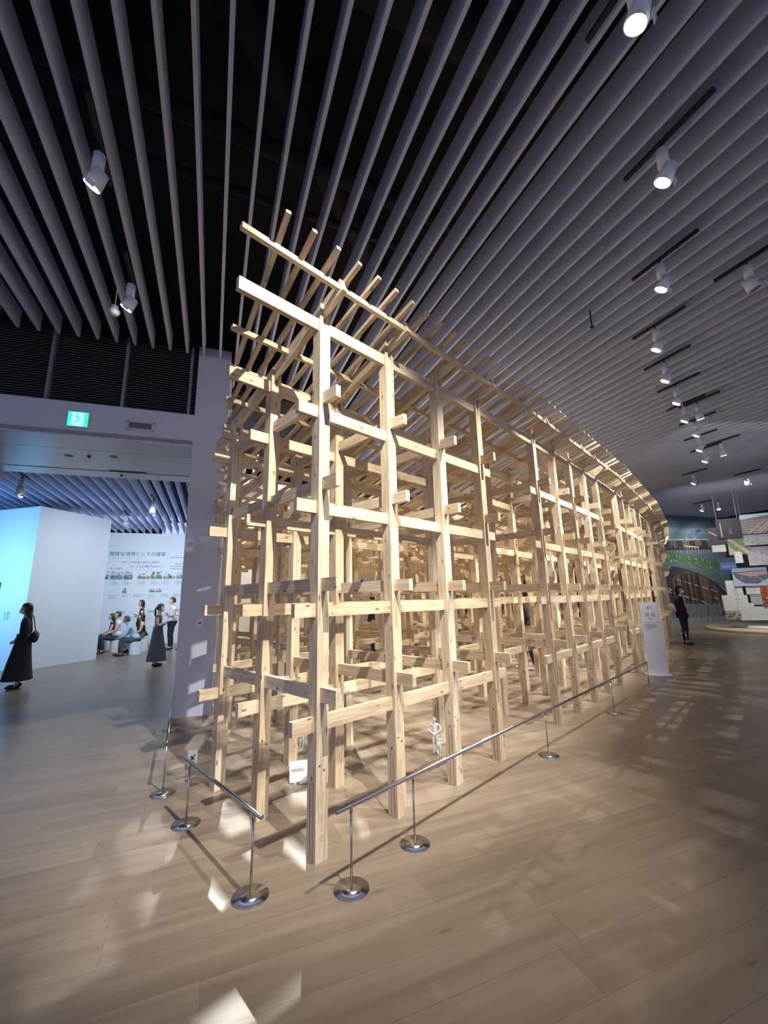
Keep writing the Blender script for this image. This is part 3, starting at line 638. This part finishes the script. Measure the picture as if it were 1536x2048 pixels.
# ------------------------------------------------------------------ hanging photo boards and round stage
st = empty('round_stage', (15.6, 16.9, 0)); tag(st, 'low round cream display stage on the floor below the hanging photo boards', 'stage')
bm = bmesh.new(); bm_cyl(bm, (0, 0, 0), (0, 0, .11), 2.5, n=64); obj('lower_disc', bm, M_STAGE, st)
bm = bmesh.new(); bm_cyl(bm, (0, 0, .11), (0, 0, .2), 1.6, n=64); o = obj('upper_disc', bm, M_PLASTER, st)
BD = Vector((13.3, 17.0, 0)); bd, bn = d2(-30), d2(-120)
def fill(kind, w_, h_, seed):
    g_ = random.Random(seed); S = []
    def rr2(a, b_, c_, e_, col): S.append(rc(max(0, a)*w_, max(0, b_)*h_, min(1, c_)*w_, min(1, e_)*h_, col))
    if kind == 'lattice':
        rr2(0, 0, 1, 1, (.20, .17, .16)); S.append(([(0, h_), (w_, h_), (w_, h_*.97), (w_*.5, h_*.85), (0, h_*.74)], (.42, .66, .70)))
        for i in range(12):
            a = g_.uniform(-.2, 1); S.append(([(max(0, a)*w_, 0), (max(0, a)*w_+.03, 0), (min(w_, (a+.5)*w_)+.0, h_*.7), (min(w_, (a+.5)*w_)-.03, h_*.7)], (.50, .43, .38)))
        for i in range(5): S.append(([(0, (.1+i*.12)*h_), (w_, (.25+i*.12)*h_), (w_, (.28+i*.12)*h_), (0, (.13+i*.12)*h_)], (.44, .38, .34)))
    elif kind == 'green':
        rr2(0, 0, 1, 1, (.13, .20, .10)); S.append(([(0, h_), (.15*w_, h_), (w_, .1*h_), (w_, 0), (.8*w_, 0)], (.42, .34, .27)))
        S.append(([(0, .6*h_), (.5*w_, 0), (0, 0)], (.40, .32, .26)))
        for i in range(30): rr2(g_.random(), g_.random(), g_.random()+.03, g_.random()*.2, (.3, .4, .2)) if False else S.append(rc(*(lambda a, c_: (a*w_*.95, c_*h_*.9, a*w_*.95+.03, c_*h_*.9+.04))(g_.random(), g_.random()), (.34, .38, .26)))
    elif kind == 'grey':
        rr2(0, 0, 1, 1, (.36, .36, .37)); rr2(0, .75, 1, 1, (.25, .28, .33))
        for i in range(40): S.append(rc(*(lambda a, c_: (a*w_*.9, c_*h_*.7, a*w_*.9+g_.uniform(.03, .09)*w_, c_*h_*.7+.02))(g_.random(), g_.random()), (g_.uniform(.15, .5),)*3))
    elif kind == 'blue':
        rr2(0, 0, 1, 1, (.02, .03, .07)); rr2(.03, .28, .97, .72, (.05, .08, .22)); rr2(.1, .40, .9, .52, (.10, .14, .38))
    elif kind == 'bowl':
        rr2(0, 0, 1, 1, (.34, .40, .46)); rr2(0, .85, 1, 1, (.16, .25, .38))
        S.append(([(.0, .8*h_), (w_, .85*h_), (w_, .4*h_), (.7*w_, .12*h_), (.3*w_, .15*h_), (.08*w_, .45*h_)], (.07, .09, .14)))
        S.append(([(.1*w_, .72*h_), (w_, .8*h_), (w_, .62*h_), (.5*w_, .5*h_)], (.34, .20, .16)))
        for i in range(30): S.append(rc(*(lambda a, c_: (a*w_, c_*h_, a*w_+.03, c_*h_+.03))(g_.uniform(.15, .9), g_.uniform(.25, .7)), (g_.uniform(.2, .5),)*3))
    elif kind == 'red':
        rr2(0, 0, 1, 1, (.24, .06, .035))
        for i in range(40): S.append(rc(*(lambda a, c_: (a*w_, c_*h_, a*w_+.04, c_*h_+.05))(g_.uniform(0, .85), g_.uniform(0, .9)), g_.choice(((.38, .14, .08), (.10, .03, .02), (.5, .3, .22)))))
    elif kind == 'plan':
        rr2(0, 0, 1, 1, (.52, .53, .50))
        for i in range(14): S.append(rc(*(lambda a, c_: (a*w_, c_*h_, a*w_+g_.uniform(.05, .3)*w_, c_*h_+.006))(g_.uniform(.05, .6), g_.uniform(.1, .9)), (.33, .34, .33)))
    elif kind == 'warm':
        rr2(0, 0, 1, 1, (.04, .04, .06))
        for i in range(10): S.append(([((.05+i*.07)*w_, .8*h_-i*.05*h_), ((.3+i*.07)*w_, .65*h_-i*.05*h_), ((.3+i*.07)*w_, .57*h_-i*.05*h_), ((.05+i*.07)*w_, .72*h_-i*.05*h_)], g_.choice(((.55, .38, .22), (.38, .25, .15), (.12, .07, .05)))))
    elif kind == 'dark':
        rr2(0, 0, 1, 1, (.02, .02, .03)); rr2(.15, .1, .2, .8, (.5, .45, .38)); rr2(.5, .2, .62, .5, (.16, .08, .06))
    elif kind == 'trees':
        rr2(0, 0, 1, 1, (.30, .30, .27))
        for i in range(25): S.append(rc(*(lambda a, c_: (a*w_, c_*h_, a*w_+.05, c_*h_+.06))(g_.uniform(0, .9), g_.uniform(0, .8)), (g_.uniform(.05, .2), g_.uniform(.07, .2), .06)))
    return S
boards = [(1.13, 3.74, 2.35, 4.52, 0, 'lattice', 'large hanging photo board of crossing timber lattice under pale sky, topmost right'),
 (.34, 3.62, 1.10, 4.42, 1, 'dark', 'black hanging photo board left of the lattice photo'),
 (.05, 3.42, .66, 4.10, 0, 'warm', 'hanging photo board of warm timber beams at the left top'),
 (1.12, 3.28, 2.4, 3.70, 1, 'grey', 'hanging photo board of grey buildings with red strip, under the lattice photo'),
 (.60, 2.95, 1.30, 3.60, 0, 'green', 'hanging photo board of green lawn and tan path'),
 (.08, 3.10, .52, 3.38, 1, 'plan', 'small pale grey board left of the green lawn photo'),
 (1.16, 2.50, 2.4, 3.22, 0, 'grey', 'wide hanging aerial photo board of pale rocky ground at the right edge'),
 (.74, 2.62, .98, 3.06, 1, 'plan', 'small pale green tinted card beside the night photo'),
 (.23, 2.20, .76, 2.86, 0, 'blue', 'deep blue hanging photo board of night water'),
 (.56, 1.72, 1.62, 2.42, 1, 'bowl', 'hanging photo board of a crowded bowl shaped arena in blue'),
 (.30, 1.30, .80, 1.95, 0, 'plan', 'grey hanging board with a small dark doorway picture'),
 (.90, 1.40, 1.40, 1.78, 0, 'plan', 'white hanging board directly left of the red photo'),
 (1.31, .95, 1.80, 1.82, 1, 'red', 'rust red hanging photo board at the right edge'),
 (.11, .78, .90, 1.38, 0, 'plan', 'pale hanging board of a thin line plan, lower left'),
 (.12, .46, .60, .77, 1, 'trees', 'narrow hanging photo board of a row of people and trees, bottom left'),
 (.55, .42, 1.04, 1.07, 1, 'plan', 'pale hanging drawing board, lowest, overlapping the line plan'),
 (1.0, .42, 1.75, .94, 0, 'plan', 'plain grey hanging board at the lower right corner'),
 (.98, 1.0, 1.34, 1.38, 0, 'grey', 'small photo board of a grey building with dark base'),
 (-.05, .60, .14, 1.22, 0, 'dark', 'narrow black board with a pale figure at the far left edge')]
for i, (s0, z0, s1, z1, lay, kind, lab) in enumerate(boards):
    off = -.05*lay; w_, h_ = s1-s0, z1-z0
    A = BD+bd*s0+bn*(.06*lay)+Z(z0)
    bb = slab('photo_board', BD, bd, bn, s0, s1, z0, z1, .06*lay-.018+.002*(i % 5), .06*lay+.002*(i % 5), M_PLASTER); tag(bb, lab, 'photo board', 'hanging collage of photo boards')
    prints('photo_print', BD+bd*s0+bn*(.06*lay+.002*(i % 5))+Z(z0), bd, bn, fill(kind, w_, h_, i), bb, step=.0006)
    bm = bmesh.new()
    for s in (s0+.05, s1-.05): bm_cyl(bm, BD+bd*s+bn*(.06*lay-.02)+Z(z1-.02), BD+bd*s+bn*(.06*lay-.02)+Z(5.54), .006 if z1 > 4.3 else .0018, n=5)
    o = obj('wire', bm, M_WHITE if z1 > 4.3 else M_BLACK, bb); o.matrix_parent_inverse = parent_inv(bb)

# ------------------------------------------------------------------ people
def skin_mesh(verts, edges, voxel, extra=None, sub=1):
    me = D.meshes.new('tmp'); me.from_pydata([v[0] for v in verts], [], []) if False else me.from_pydata([v[0] for v in verts], edges, [])
    o = D.objects.new('tmp', me); COL.objects.link(o)
    bm = bmesh.new(); bm.from_mesh(me); ly = bm.verts.layers.skin.verify(); bm.verts.ensure_lookup_table()
    for i, v in enumerate(verts):
        r = v[1]; bm.verts[i][ly].radius = r if isinstance(r, tuple) else (r, r); bm.verts[i][ly].use_root = (i == 0)
    bm.to_mesh(me); bm.free()
    m = o.modifiers.new('s', 'SKIN'); m.use_smooth_shade = True; m.branch_smoothing = .3
    s = o.modifiers.new('u', 'SUBSURF'); s.levels = sub; s.render_levels = sub
    bpy.context.view_layer.update()
    dg = bpy.context.evaluated_depsgraph_get(); m2 = D.meshes.new_from_object(o.evaluated_get(dg))
    bm = bmesh.new(); bm.from_mesh(m2)
    if extra: extra(bm)
    bm.to_mesh(m2); bm.free(); o.modifiers.clear(); o.data = m2
    rm = o.modifiers.new('r', 'REMESH'); rm.mode = 'VOXEL'; rm.voxel_size = voxel; rm.use_smooth_shade = True
    sm_ = o.modifiers.new('sm', 'SMOOTH'); sm_.iterations = 2; sm_.factor = .4
    bpy.context.view_layer.update()
    m3 = D.meshes.new_from_object(o.evaluated_get(bpy.context.evaluated_depsgraph_get()))
    D.objects.remove(o); return m3
def ell(bm, c, r, rot=None, n=16, mi=0):
    v = bmesh.ops.create_uvsphere(bm, u_segments=n, v_segments=max(8, n*3//4), radius=1)['verts']
    bmesh.ops.transform(bm, matrix=Matrix.Translation(c) @ (rot.to_4x4() if rot else Matrix()) @ Matrix.Diagonal((*r, 1)), verts=v)
    for f in {f for x in v for f in x.link_faces}: f.smooth = True; f.material_index = mi
    return v
def loft(rings, n=28, ripple=0, rip_k=9, close=(True, False)):
    bm = bmesh.new(); loops = []
    for i, (c, rx, ry, *t) in enumerate(rings):
        c = Vector(c); tl = t[0] if t else 0; fr_ = i/(len(rings)-1); lp = []
        for k in range(n):
            a = 2*math.pi*k/n; rp = 1+ripple*fr_*math.sin(rip_k*a+.7*math.sin(3*a))
            p = Vector((math.cos(a)*rx*rp, math.sin(a)*ry*rp, 0)); p.rotate(Matrix.Rotation(tl, 3, 'X')); lp.append(bm.verts.new(c+p))
        loops.append(lp)
    for a_, b_ in zip(loops, loops[1:]):
        for k in range(n): f = bm.faces.new((a_[k], a_[(k+1) % n], b_[(k+1) % n], b_[k])); f.smooth = True
    for flag, lp in zip(close, (loops[0], loops[-1])):
        if flag: bm.faces.new(lp)
    return bm
def person(label, loc, yaw, height, sit=False, arms='down', top=None, sleeve='short', bottom=None, hair=('short', (.02, .016, .014)), mask=False, shoes=(.02, .02, .02), turn=0, lean=0, step=0, group='visitors', name='person', mono=None, cat='person', hat=None, lapel=False):
    s = height/1.70; root = empty(name, loc, yaw); root.scale = (s, s, s); tag(root, label, cat, group)
    V3 = Vector
    ln = lean
    pz = .52 if sit else .93
    def up(y, h):                                                # a point on the spine, leaning forward
        return V3((0, y+math.sin(ln)*h, pz+math.cos(ln)*h))
    pelv, belly, chest, nk0, nk = up(0, 0), up(0, .15), up(0, .34), up(-.01, .49), up(.005, .57)
    hc = nk+V3((0, .02, .105)); Rt = Matrix.Rotation(turn, 3, 'Z')
    Vt = [(pelv, (.125, .10)), (belly, (.115, .088)), (chest, (.135, .095)), (nk0, (.075, .06)), (nk, .05), (hc, .06)]
    Ed = [(0, 1), (1, 2), (2, 3), (3, 4), (4, 5)]
    def addv(p, r, par): Vt.append((V3(p), r)); Ed.append((par, len(Vt)-1)); return len(Vt)-1
    J = {}
    for sd_ in (-1, 1):
        sh_ = up(-.01, .455)+V3((.165*sd_, 0, 0))
        if arms == 'down': el, wr = sh_+V3((.05*sd_, -.04, -.28)), sh_+V3((.04*sd_, .03, -.53))
        elif arms == 'cross': el, wr = sh_+V3((.06*sd_, .03, -.27)), sh_+V3((-.17*sd_, .19, -.22+.03*sd_))
        elif arms == 'front': el, wr = sh_+V3((.05*sd_, -.05, -.28)), sh_+V3((-.11*sd_, .14, -.42))
        elif arms == 'lap': el, wr = sh_+V3((.05*sd_, .06, -.27)), sh_+V3((-.05*sd_, .27, -.36))
        elif arms == 'hips': el, wr = sh_+V3((.20*sd_, -.05, -.22)), sh_+V3((.0*sd_, .08, -.38))
        elif arms == 'back': el, wr = sh_+V3((.05*sd_, -.11, -.26)), sh_+V3((-.08*sd_, -.16, -.42))
        elif arms == 'read': el, wr = sh_+V3((.05*sd_, .02, -.27)), sh_+V3((-.08*sd_, .26, -.20))
        a0_ = addv(sh_, .062, 3 if False else 2); a1 = addv((sh_+el)/2, .048, a0_); a2 = addv(el, .040, a1); a3 = addv((el+wr)/2, .036, a2); a4 = addv(wr, (.026, .022), a3)
        fd = (wr-el).normalized()
        if arms in ('cross',): fd = (fd+V3((-.3*sd_, -.1, .1))).normalized()
        if arms in ('front', 'lap', 'hips'): fd = (fd+V3((-.5*sd_, .0, -.1))).normalized()
        sdv = V3((0, 0, 1)).cross(fd); sdv = V3((0, 1, 0)) if sdv.length < .3 else sdv.normalized()
        nn = fd.cross(sdv).normalized()
        pa = addv(wr+fd*.045, (.034, .018), a4)
        for k, (off, L1) in enumerate(((-.030, .055), (-.011, .068), (.010, .064), (.029, .050))):
            f1 = addv(wr+fd*.085+sdv*off, .0105, pa); f2 = addv(wr+fd*(.085+L1*.55)+sdv*off*1.1-nn*.006, .0095, f1); addv(wr+fd*(.085+L1)+sdv*off*1.1-nn*.02, .008, f2)
        t1 = addv(wr+fd*.035-sdv*.042*sd_, .0115, pa); addv(wr+fd*.075-sdv*.062*sd_, .009, t1)
        hp = pelv+V3((.085*sd_, 0, -.06))
        if sit: kn, an = pelv+V3((.12*sd_, .43, -.02)), V3((.13*sd_, .40+.05*sd_, .085))
        else:
            kn, an = V3((.09*sd_+0, .02+step*.5*sd_, .49)), V3((.09*sd_, step*sd_-.01, .085))
        l0 = addv(hp, .088, 0); l1 = addv((hp+kn)/2, .074, l0); l2 = addv(kn, .055, l1); l3 = addv((kn+an)/2+V3((0, -.012, 0)), .052, l2); l4 = addv(an, .036, l3); l5 = addv(an+V3((0, .06, -.045)), (.038, .028), l4); addv(an+V3((.01*sd_, .15, -.055)), (.034, .02), l5)
        J[sd_] = (sh_, el, wr, hp, kn, an)
    def headx(bm):
        vs = ell(bm, hc, (.074, .094, .118), n=20)
        for q in vs:
            r = q.co-hc
            if r.z < 0: q.co.x = hc.x+r.x*(1+r.z*2.2); q.co.y += .012*(-r.z/.118)
        parts_ = list(vs)
        parts_ += ell(bm, hc+V3((0, .098, -.018)), (.012, .016, .022), n=8)
        for e_ in (-1, 1): parts_ += ell(bm, hc+V3((.076*e_, -.005, -.01)), (.012, .02, .03), n=8)
        parts_ += ell(bm, hc+V3((0, .086, -.062)), (.024, .012, .010), n=8)
        for q in parts_: q.co = hc+Rt @ (q.co-hc)
    body = skin_mesh([(tuple(a), b_) for a, b_ in Vt], Ed, .0095 if not mono else .012, headx)
    link('body', body, mono or M_SKIN, root)
    if not mono:
        bm = bmesh.new()
        for e_ in (-1, 1):
            q = ell(bm, hc+Rt @ V3((.030*e_, .083, .008)), (.011, .008, .006), n=8)
        obj('eye', bm, M_INK, root)
        bm = bmesh.new(); ell(bm, hc+Rt @ V3((0, .095, -.062)), (.022, .006, .005), Rt, n=8); obj('mouth', bm, cloth((.35, .14, .12)), root)
    if mask:
        bm = bmesh.new(); ell(bm, hc+Rt @ V3((0, .066, -.048)), (.064, .050, .052), Rt, n=16); obj('face_mask', bm, cloth((.78, .80, .82)), root)
    def cover(idx, grow, voxel=.014, mat=None, nm='top', shorten=None, extra=None):
        mp_ = {i: k for k, i in enumerate(idx)}
        vv = []
        for i in idx:
            p, r = Vt[i]; r = r if isinstance(r, tuple) else (r, r); vv.append([tuple(p), (r[0]+grow, r[1]+grow)])
        ee = [(mp_[a], mp_[b_]) for a, b_ in Ed if a in mp_ and b_ in mp_]
        if shorten:
            for i, f in shorten.items():
                if i in mp_:
                    par = [a for a, b_ in Ed if b_ == i][0]; vv[mp_[i]][0] = tuple(Vt[par][0].lerp(Vt[i][0], f))
        return link(nm, skin_mesh([tuple(x) for x in vv], ee, voxel, extra), mat, root)
    na = (len(Vt)-6)//2                                           # vertices per side
    def ix(side, k): return 6+side*na+k
    if top:
        reach = {'none': 1, 'short': 2, 'long': 5}[sleeve]
        idx = [0, 1, 2, 3]+[ix(s_, k) for s_ in (0, 1) for k in range(reach)]
        cover(idx, .016, mat=cloth(top), nm='jacket' if lapel else 'top')
    if top and bottom:
        tb = up(0, .16); a_ = (.150, .120, .162, .138) if not sit else (.150, .120, .160, .140)
        b2 = loft([(tb, a_[0], a_[1]), (up(0, .06), .150, .122), (up(0, -.03 if not sit else .01), a_[2], a_[3])], n=24, close=(False, False))
        o_ = obj('jacket_hem' if lapel else 'top_hem', b2, cloth(top), root); sd_m = o_.modifiers.new('thickness', 'SOLIDIFY'); sd_m.thickness = .006
    if lapel:
        bm = bmesh.new()
        f0 = up(.0, .47); f1 = up(.0, .18)
        vv = [bm.verts.new(p) for p in (f0+V3((-.055, .098, 0)), f0+V3((.055, .098, 0)), f1+V3((.004, .128, 0)), f1+V3((-.004, .128, 0)))]
        bm.faces.new(vv); r_ = bmesh.ops.extrude_face_region(bm, geom=bm.faces[:]); bmesh.ops.translate(bm, vec=(0, .012, 0), verts=[q for q in r_['geom'] if isinstance(q, bmesh.types.BMVert)])
        obj('shirt_front', bm, cloth((.75, .75, .74)), root)
        bm = bmesh.new(); bm_cyl(bm, up(.005, .49), up(.012, .545), .066, .056, 20); obj('collar', bm, cloth((.75, .75, .74)), root)
    li = na-7                                                     # first leg vertex of a side
    if bottom:
        kind, colb = bottom[0], bottom[1]
        if kind == 'trousers':
            idx = [0]+[ix(s_, li+k) for s_ in (0, 1) for k in range(5)]
            cover(idx, .020, mat=cloth(colb), nm='trousers')
        else:
            hem = bottom[2]
            if not sit: rings = [(up(0, .16), .135, .11), (pelv+V3((0, 0, .02)), .165, .135), (V3((0, .01, pz-.2)), .185, .165), (V3((0, .02, .5)), .205, .20), (V3((0, .02+step*.2, hem)), .24, .25)]
            else: rings = [(up(0, .14), .14, .115), (pelv+V3((0, .0, .0)), .20, .18, -.25), (pelv+V3((0, .20, .0)), .22, .155, -1.0), (V3((0, .44, .47)), .22, .14, -.6), (V3((0, .47, .3)), .23, .12, 0), (V3((0, .45, hem)), .25, .15, 0)]
            bm = loft(rings, ripple=.07 if kind == 'skirt' else .03)
            if kind == 'dress' or True: obj('skirt', bm, cloth(colb), root)
    if shoes:
        for s_ in (-1, 1):
            an = J[s_][5]; bm = bmesh.new(); ell(bm, an+V3((.0, .07, -.050)), (.046, .125, .036), n=14); ell(bm, an+V3((0, -.01, -.03)), (.04, .05, .045), n=12)
            for q in bm.verts: q.co.z = max(q.co.z, .002)
            obj('shoe', bm, cloth(shoes, .4), root)
    if hair:
        st_, hcol = hair; bm = bmesh.new(); vs = ell(bm, hc+V3((0, -.006, .012)), (.086, .107, .122), n=24)
        for q in vs:
            r = q.co-hc
            if r.y > .035 and r.z < .055+.2*max(0, .06-r.y): q.co = hc+Vector((r.x*.7, r.y*.6, r.z*.8))
            elif r.z < -.05: q.co = hc+Vector((r.x*.8, r.y*.8, r.z*.8))
            else: q.co += Vector((random.uniform(-.003, .003),)*3)
        if st_ in ('long', 'bob'):
            e_ = -.30 if st_ == 'long' else -.16
            b2 = loft([((0, -.02, hc.z+.03), .085, .09), ((0, -.045, hc.z-.06), .088, .07), ((0, -.065, hc.z-.15), .085, .05), ((0, -.085, hc.z+e_), .07, .035)], n=20, ripple=.08, close=(True, True))
            tm = done(b2); 
            for q in tm.vertices: q.co.y += hc.y
            bm.from_mesh(tm); D.meshes.remove(tm)
        if st_ == 'tail': ell(bm, hc+V3((0, -.115, -.0)), (.03, .03, .03), n=10); ell(bm, hc+V3((0, -.135, -.12)), (.026, .03, .12), n=12)
        for q in bm.verts: q.co = hc+Rt @ (q.co-hc)
        for f in bm.faces: f.smooth = True
        obj('hair', bm, cloth(hcol, .5), root)
    root['_'] = 0; del root['_']
    return root, J, up, s
F = lambda a: R(a-90)                                             # yaw that faces world direction a
person('person in long black coat and white mask walking at the left edge', (-7.26, 8.60, 0), F(212), 1.60, arms='front', top=(.018, .018, .022), sleeve='long', bottom=('skirt', (.015, .015, .02), .16), hair=('long', (.030, .018, .012)), mask=True)
bm = bmesh.new(); ell(bm, (0, 0, 0), (.12, .065, .12), n=20)
bg = obj('shoulder_bag', bm, cloth((.02, .02, .024), .5)); bg.location = Vector((-7.26, 8.60, .96))+d2(32)*.17; bg.rotation_euler = (0, 0, F(212)); tag(bg, 'black shoulder bag at the back of the person in long black coat', 'bag')
bm = bmesh.new(); bm_cyl(bm, (0, 0, .10), (0, .07, .42), .009, n=8); obj('strap', bm, cloth((.02, .02, .024), .5), bg)
person('person with ponytail in long dark grey dress, arms crossed, left of the pillar', (-5.93, 11.12, 0), F(18), 1.53, arms='cross', top=(.075, .075, .085), bottom=('skirt', (.07, .07, .08), .14), hair=('tail', (.02, .013, .01)), mask=True, turn=-.1)
person('person standing in white t-shirt and black trousers with arms crossed beside the timeline wall', (-7.50, 14.92, 0), F(222), 1.74, arms='cross', top=(.70, .72, .75), bottom=('trousers', (.02, .02, .025)), hair=('short', (.015, .012, .012)))
pr_, J_, up_, s_ = person('person in pale blue shirt and jeans holding white paper, half hidden by the pillar', (-6.98, 14.70, 0), F(205), 1.70, arms='read', top=(.50, .62, .74), bottom=('trousers', (.13, .17, .22)), hair=('short', (.22, .21, .2)))
ph = box('paper_sheet', (0, 0, 0), (.21, .004, .297), M_PLASTER); ph.location = Vector((-6.98, 14.70, 1.22))+d2(205)*.36; ph.rotation_euler = (R(-35), 0, F(205)); tag(ph, 'white paper sheet held by the person in pale blue shirt', 'paper')
person('person standing in black t-shirt with short black hair and crossed arms behind the seated visitors', (-8.98, 15.60, 0), F(215), 1.68, arms='cross', top=(.018, .018, .022), bottom=('trousers', (.03, .03, .035)), hair=('bob', (.015, .012, .012)))
person('person in black with dark hair seated leftmost, behind the white t-shirt', (-9.72, 15.15, 0), F(215), 1.62, sit=True, arms='lap', top=(.02, .02, .025), bottom=('trousers', (.03, .035, .05)), hair=('long', (.02, .014, .012)))
person('person in white t-shirt and navy trousers seated on the left white stool', (-9.08, 14.45, 0), F(215), 1.72, sit=True, arms='lap', top=(.66, .68, .72), bottom=('trousers', (.03, .04, .07)), hair=('short', (.03, .025, .022)), turn=.3)
person('person in light blue shirt seated leaning forward between the two white stools', (-7.93, 13.62, 0), F(205), 1.66, sit=True, arms='lap', top=(.34, .48, .58), sleeve='long', bottom=('trousers', (.08, .085, .09)), hair=('short', (.06, .055, .05)), lean=.55, turn=-.2)
person('person in black top and long grey skirt seated on the right white stool', (-8.25, 14.55, 0), F(210), 1.62, sit=True, arms='lap', top=(.02, .02, .024), sleeve='none', bottom=('skirt', (.15, .16, .17), .14), hair=('bob', (.02, .015, .013)), lean=.12)
for lab, x, y in (('left white drum stool under the person in white t-shirt', -9.08, 14.47), ('right white drum stool under the person in grey skirt', -8.25, 14.57), ('low white drum stool under the person in light blue shirt', -7.93, 13.64), ('farthest white drum stool under the seated person in black', -9.72, 15.17)):
    bm = bmesh.new(); bm_cyl(bm, (0, 0, 0), (0, 0, .41), .17, .19, 32); bmesh.ops.bevel(bm, geom=[e for e in bm.edges if e.calc_face_angle(0) > 1], offset=.012, segments=2, affect='EDGES')
    for f in bm.faces: f.smooth = False
    o = obj('drum_stool', bm, M_PLASTER); o.location = (x, y, 0); tag(o, lab, 'stool', 'white stools in the side gallery')
person('attendant in black suit and white shirt, hands clasped, standing right of the ring', (9.05, 13.10, 0), F(-50), 1.70, arms='front', top=(.014, .014, .018), sleeve='long', bottom=('trousers', (.012, .012, .016)), hair=('bob', (.015, .012, .012)), mask=True, lapel=True, group='attendants')
person('person in black clothes and pale shoes walking inside the timber ring', (3.04, 9.36, 0), F(160), 1.66, arms='front', top=(.018, .018, .022), sleeve='long', bottom=('trousers', (.02, .022, .03)), hair=('bob', (.015, .012, .012)), shoes=(.6, .6, .6), step=.12)
person('person in black seen through the ring near the poster wall', (-.40, 12.7, 0), F(120), 1.68, arms='down', top=(.02, .02, .022), bottom=('trousers', (.02, .02, .024)), step=.14)
def figurine(label, loc, yaw, h, arms, step=0):
    return person(label, loc, yaw, h, arms=arms, mono=M_FIG, top=None, bottom=None, hair=None, shoes=None, name='figurine', cat='figurine', group='white scale figurines in the ring', step=step)
figurine('white scale figurine of an adult with elbows out on the floor inside the ring', (.47, 4.64, 0), F(-95), .335, 'hips')
figurine('tiny white scale figurine of a child in front of the adult figurine', (.50, 4.57, 0), F(-95), .19, 'front')
figurine('white scale figurine half hidden behind the nearest corner post', (-.93, 4.78, 0), F(-60), .33, 'front')
figurine('white scale figurine beside the first post after the gap, far along the ring', (2.48, 6.60, 0), F(-60), .30, 'down', .04)
figurine('white scale figurine near the second post after the gap, far along the ring', (2.60, 6.12, 0), F(-120), .20, 'down', .06)
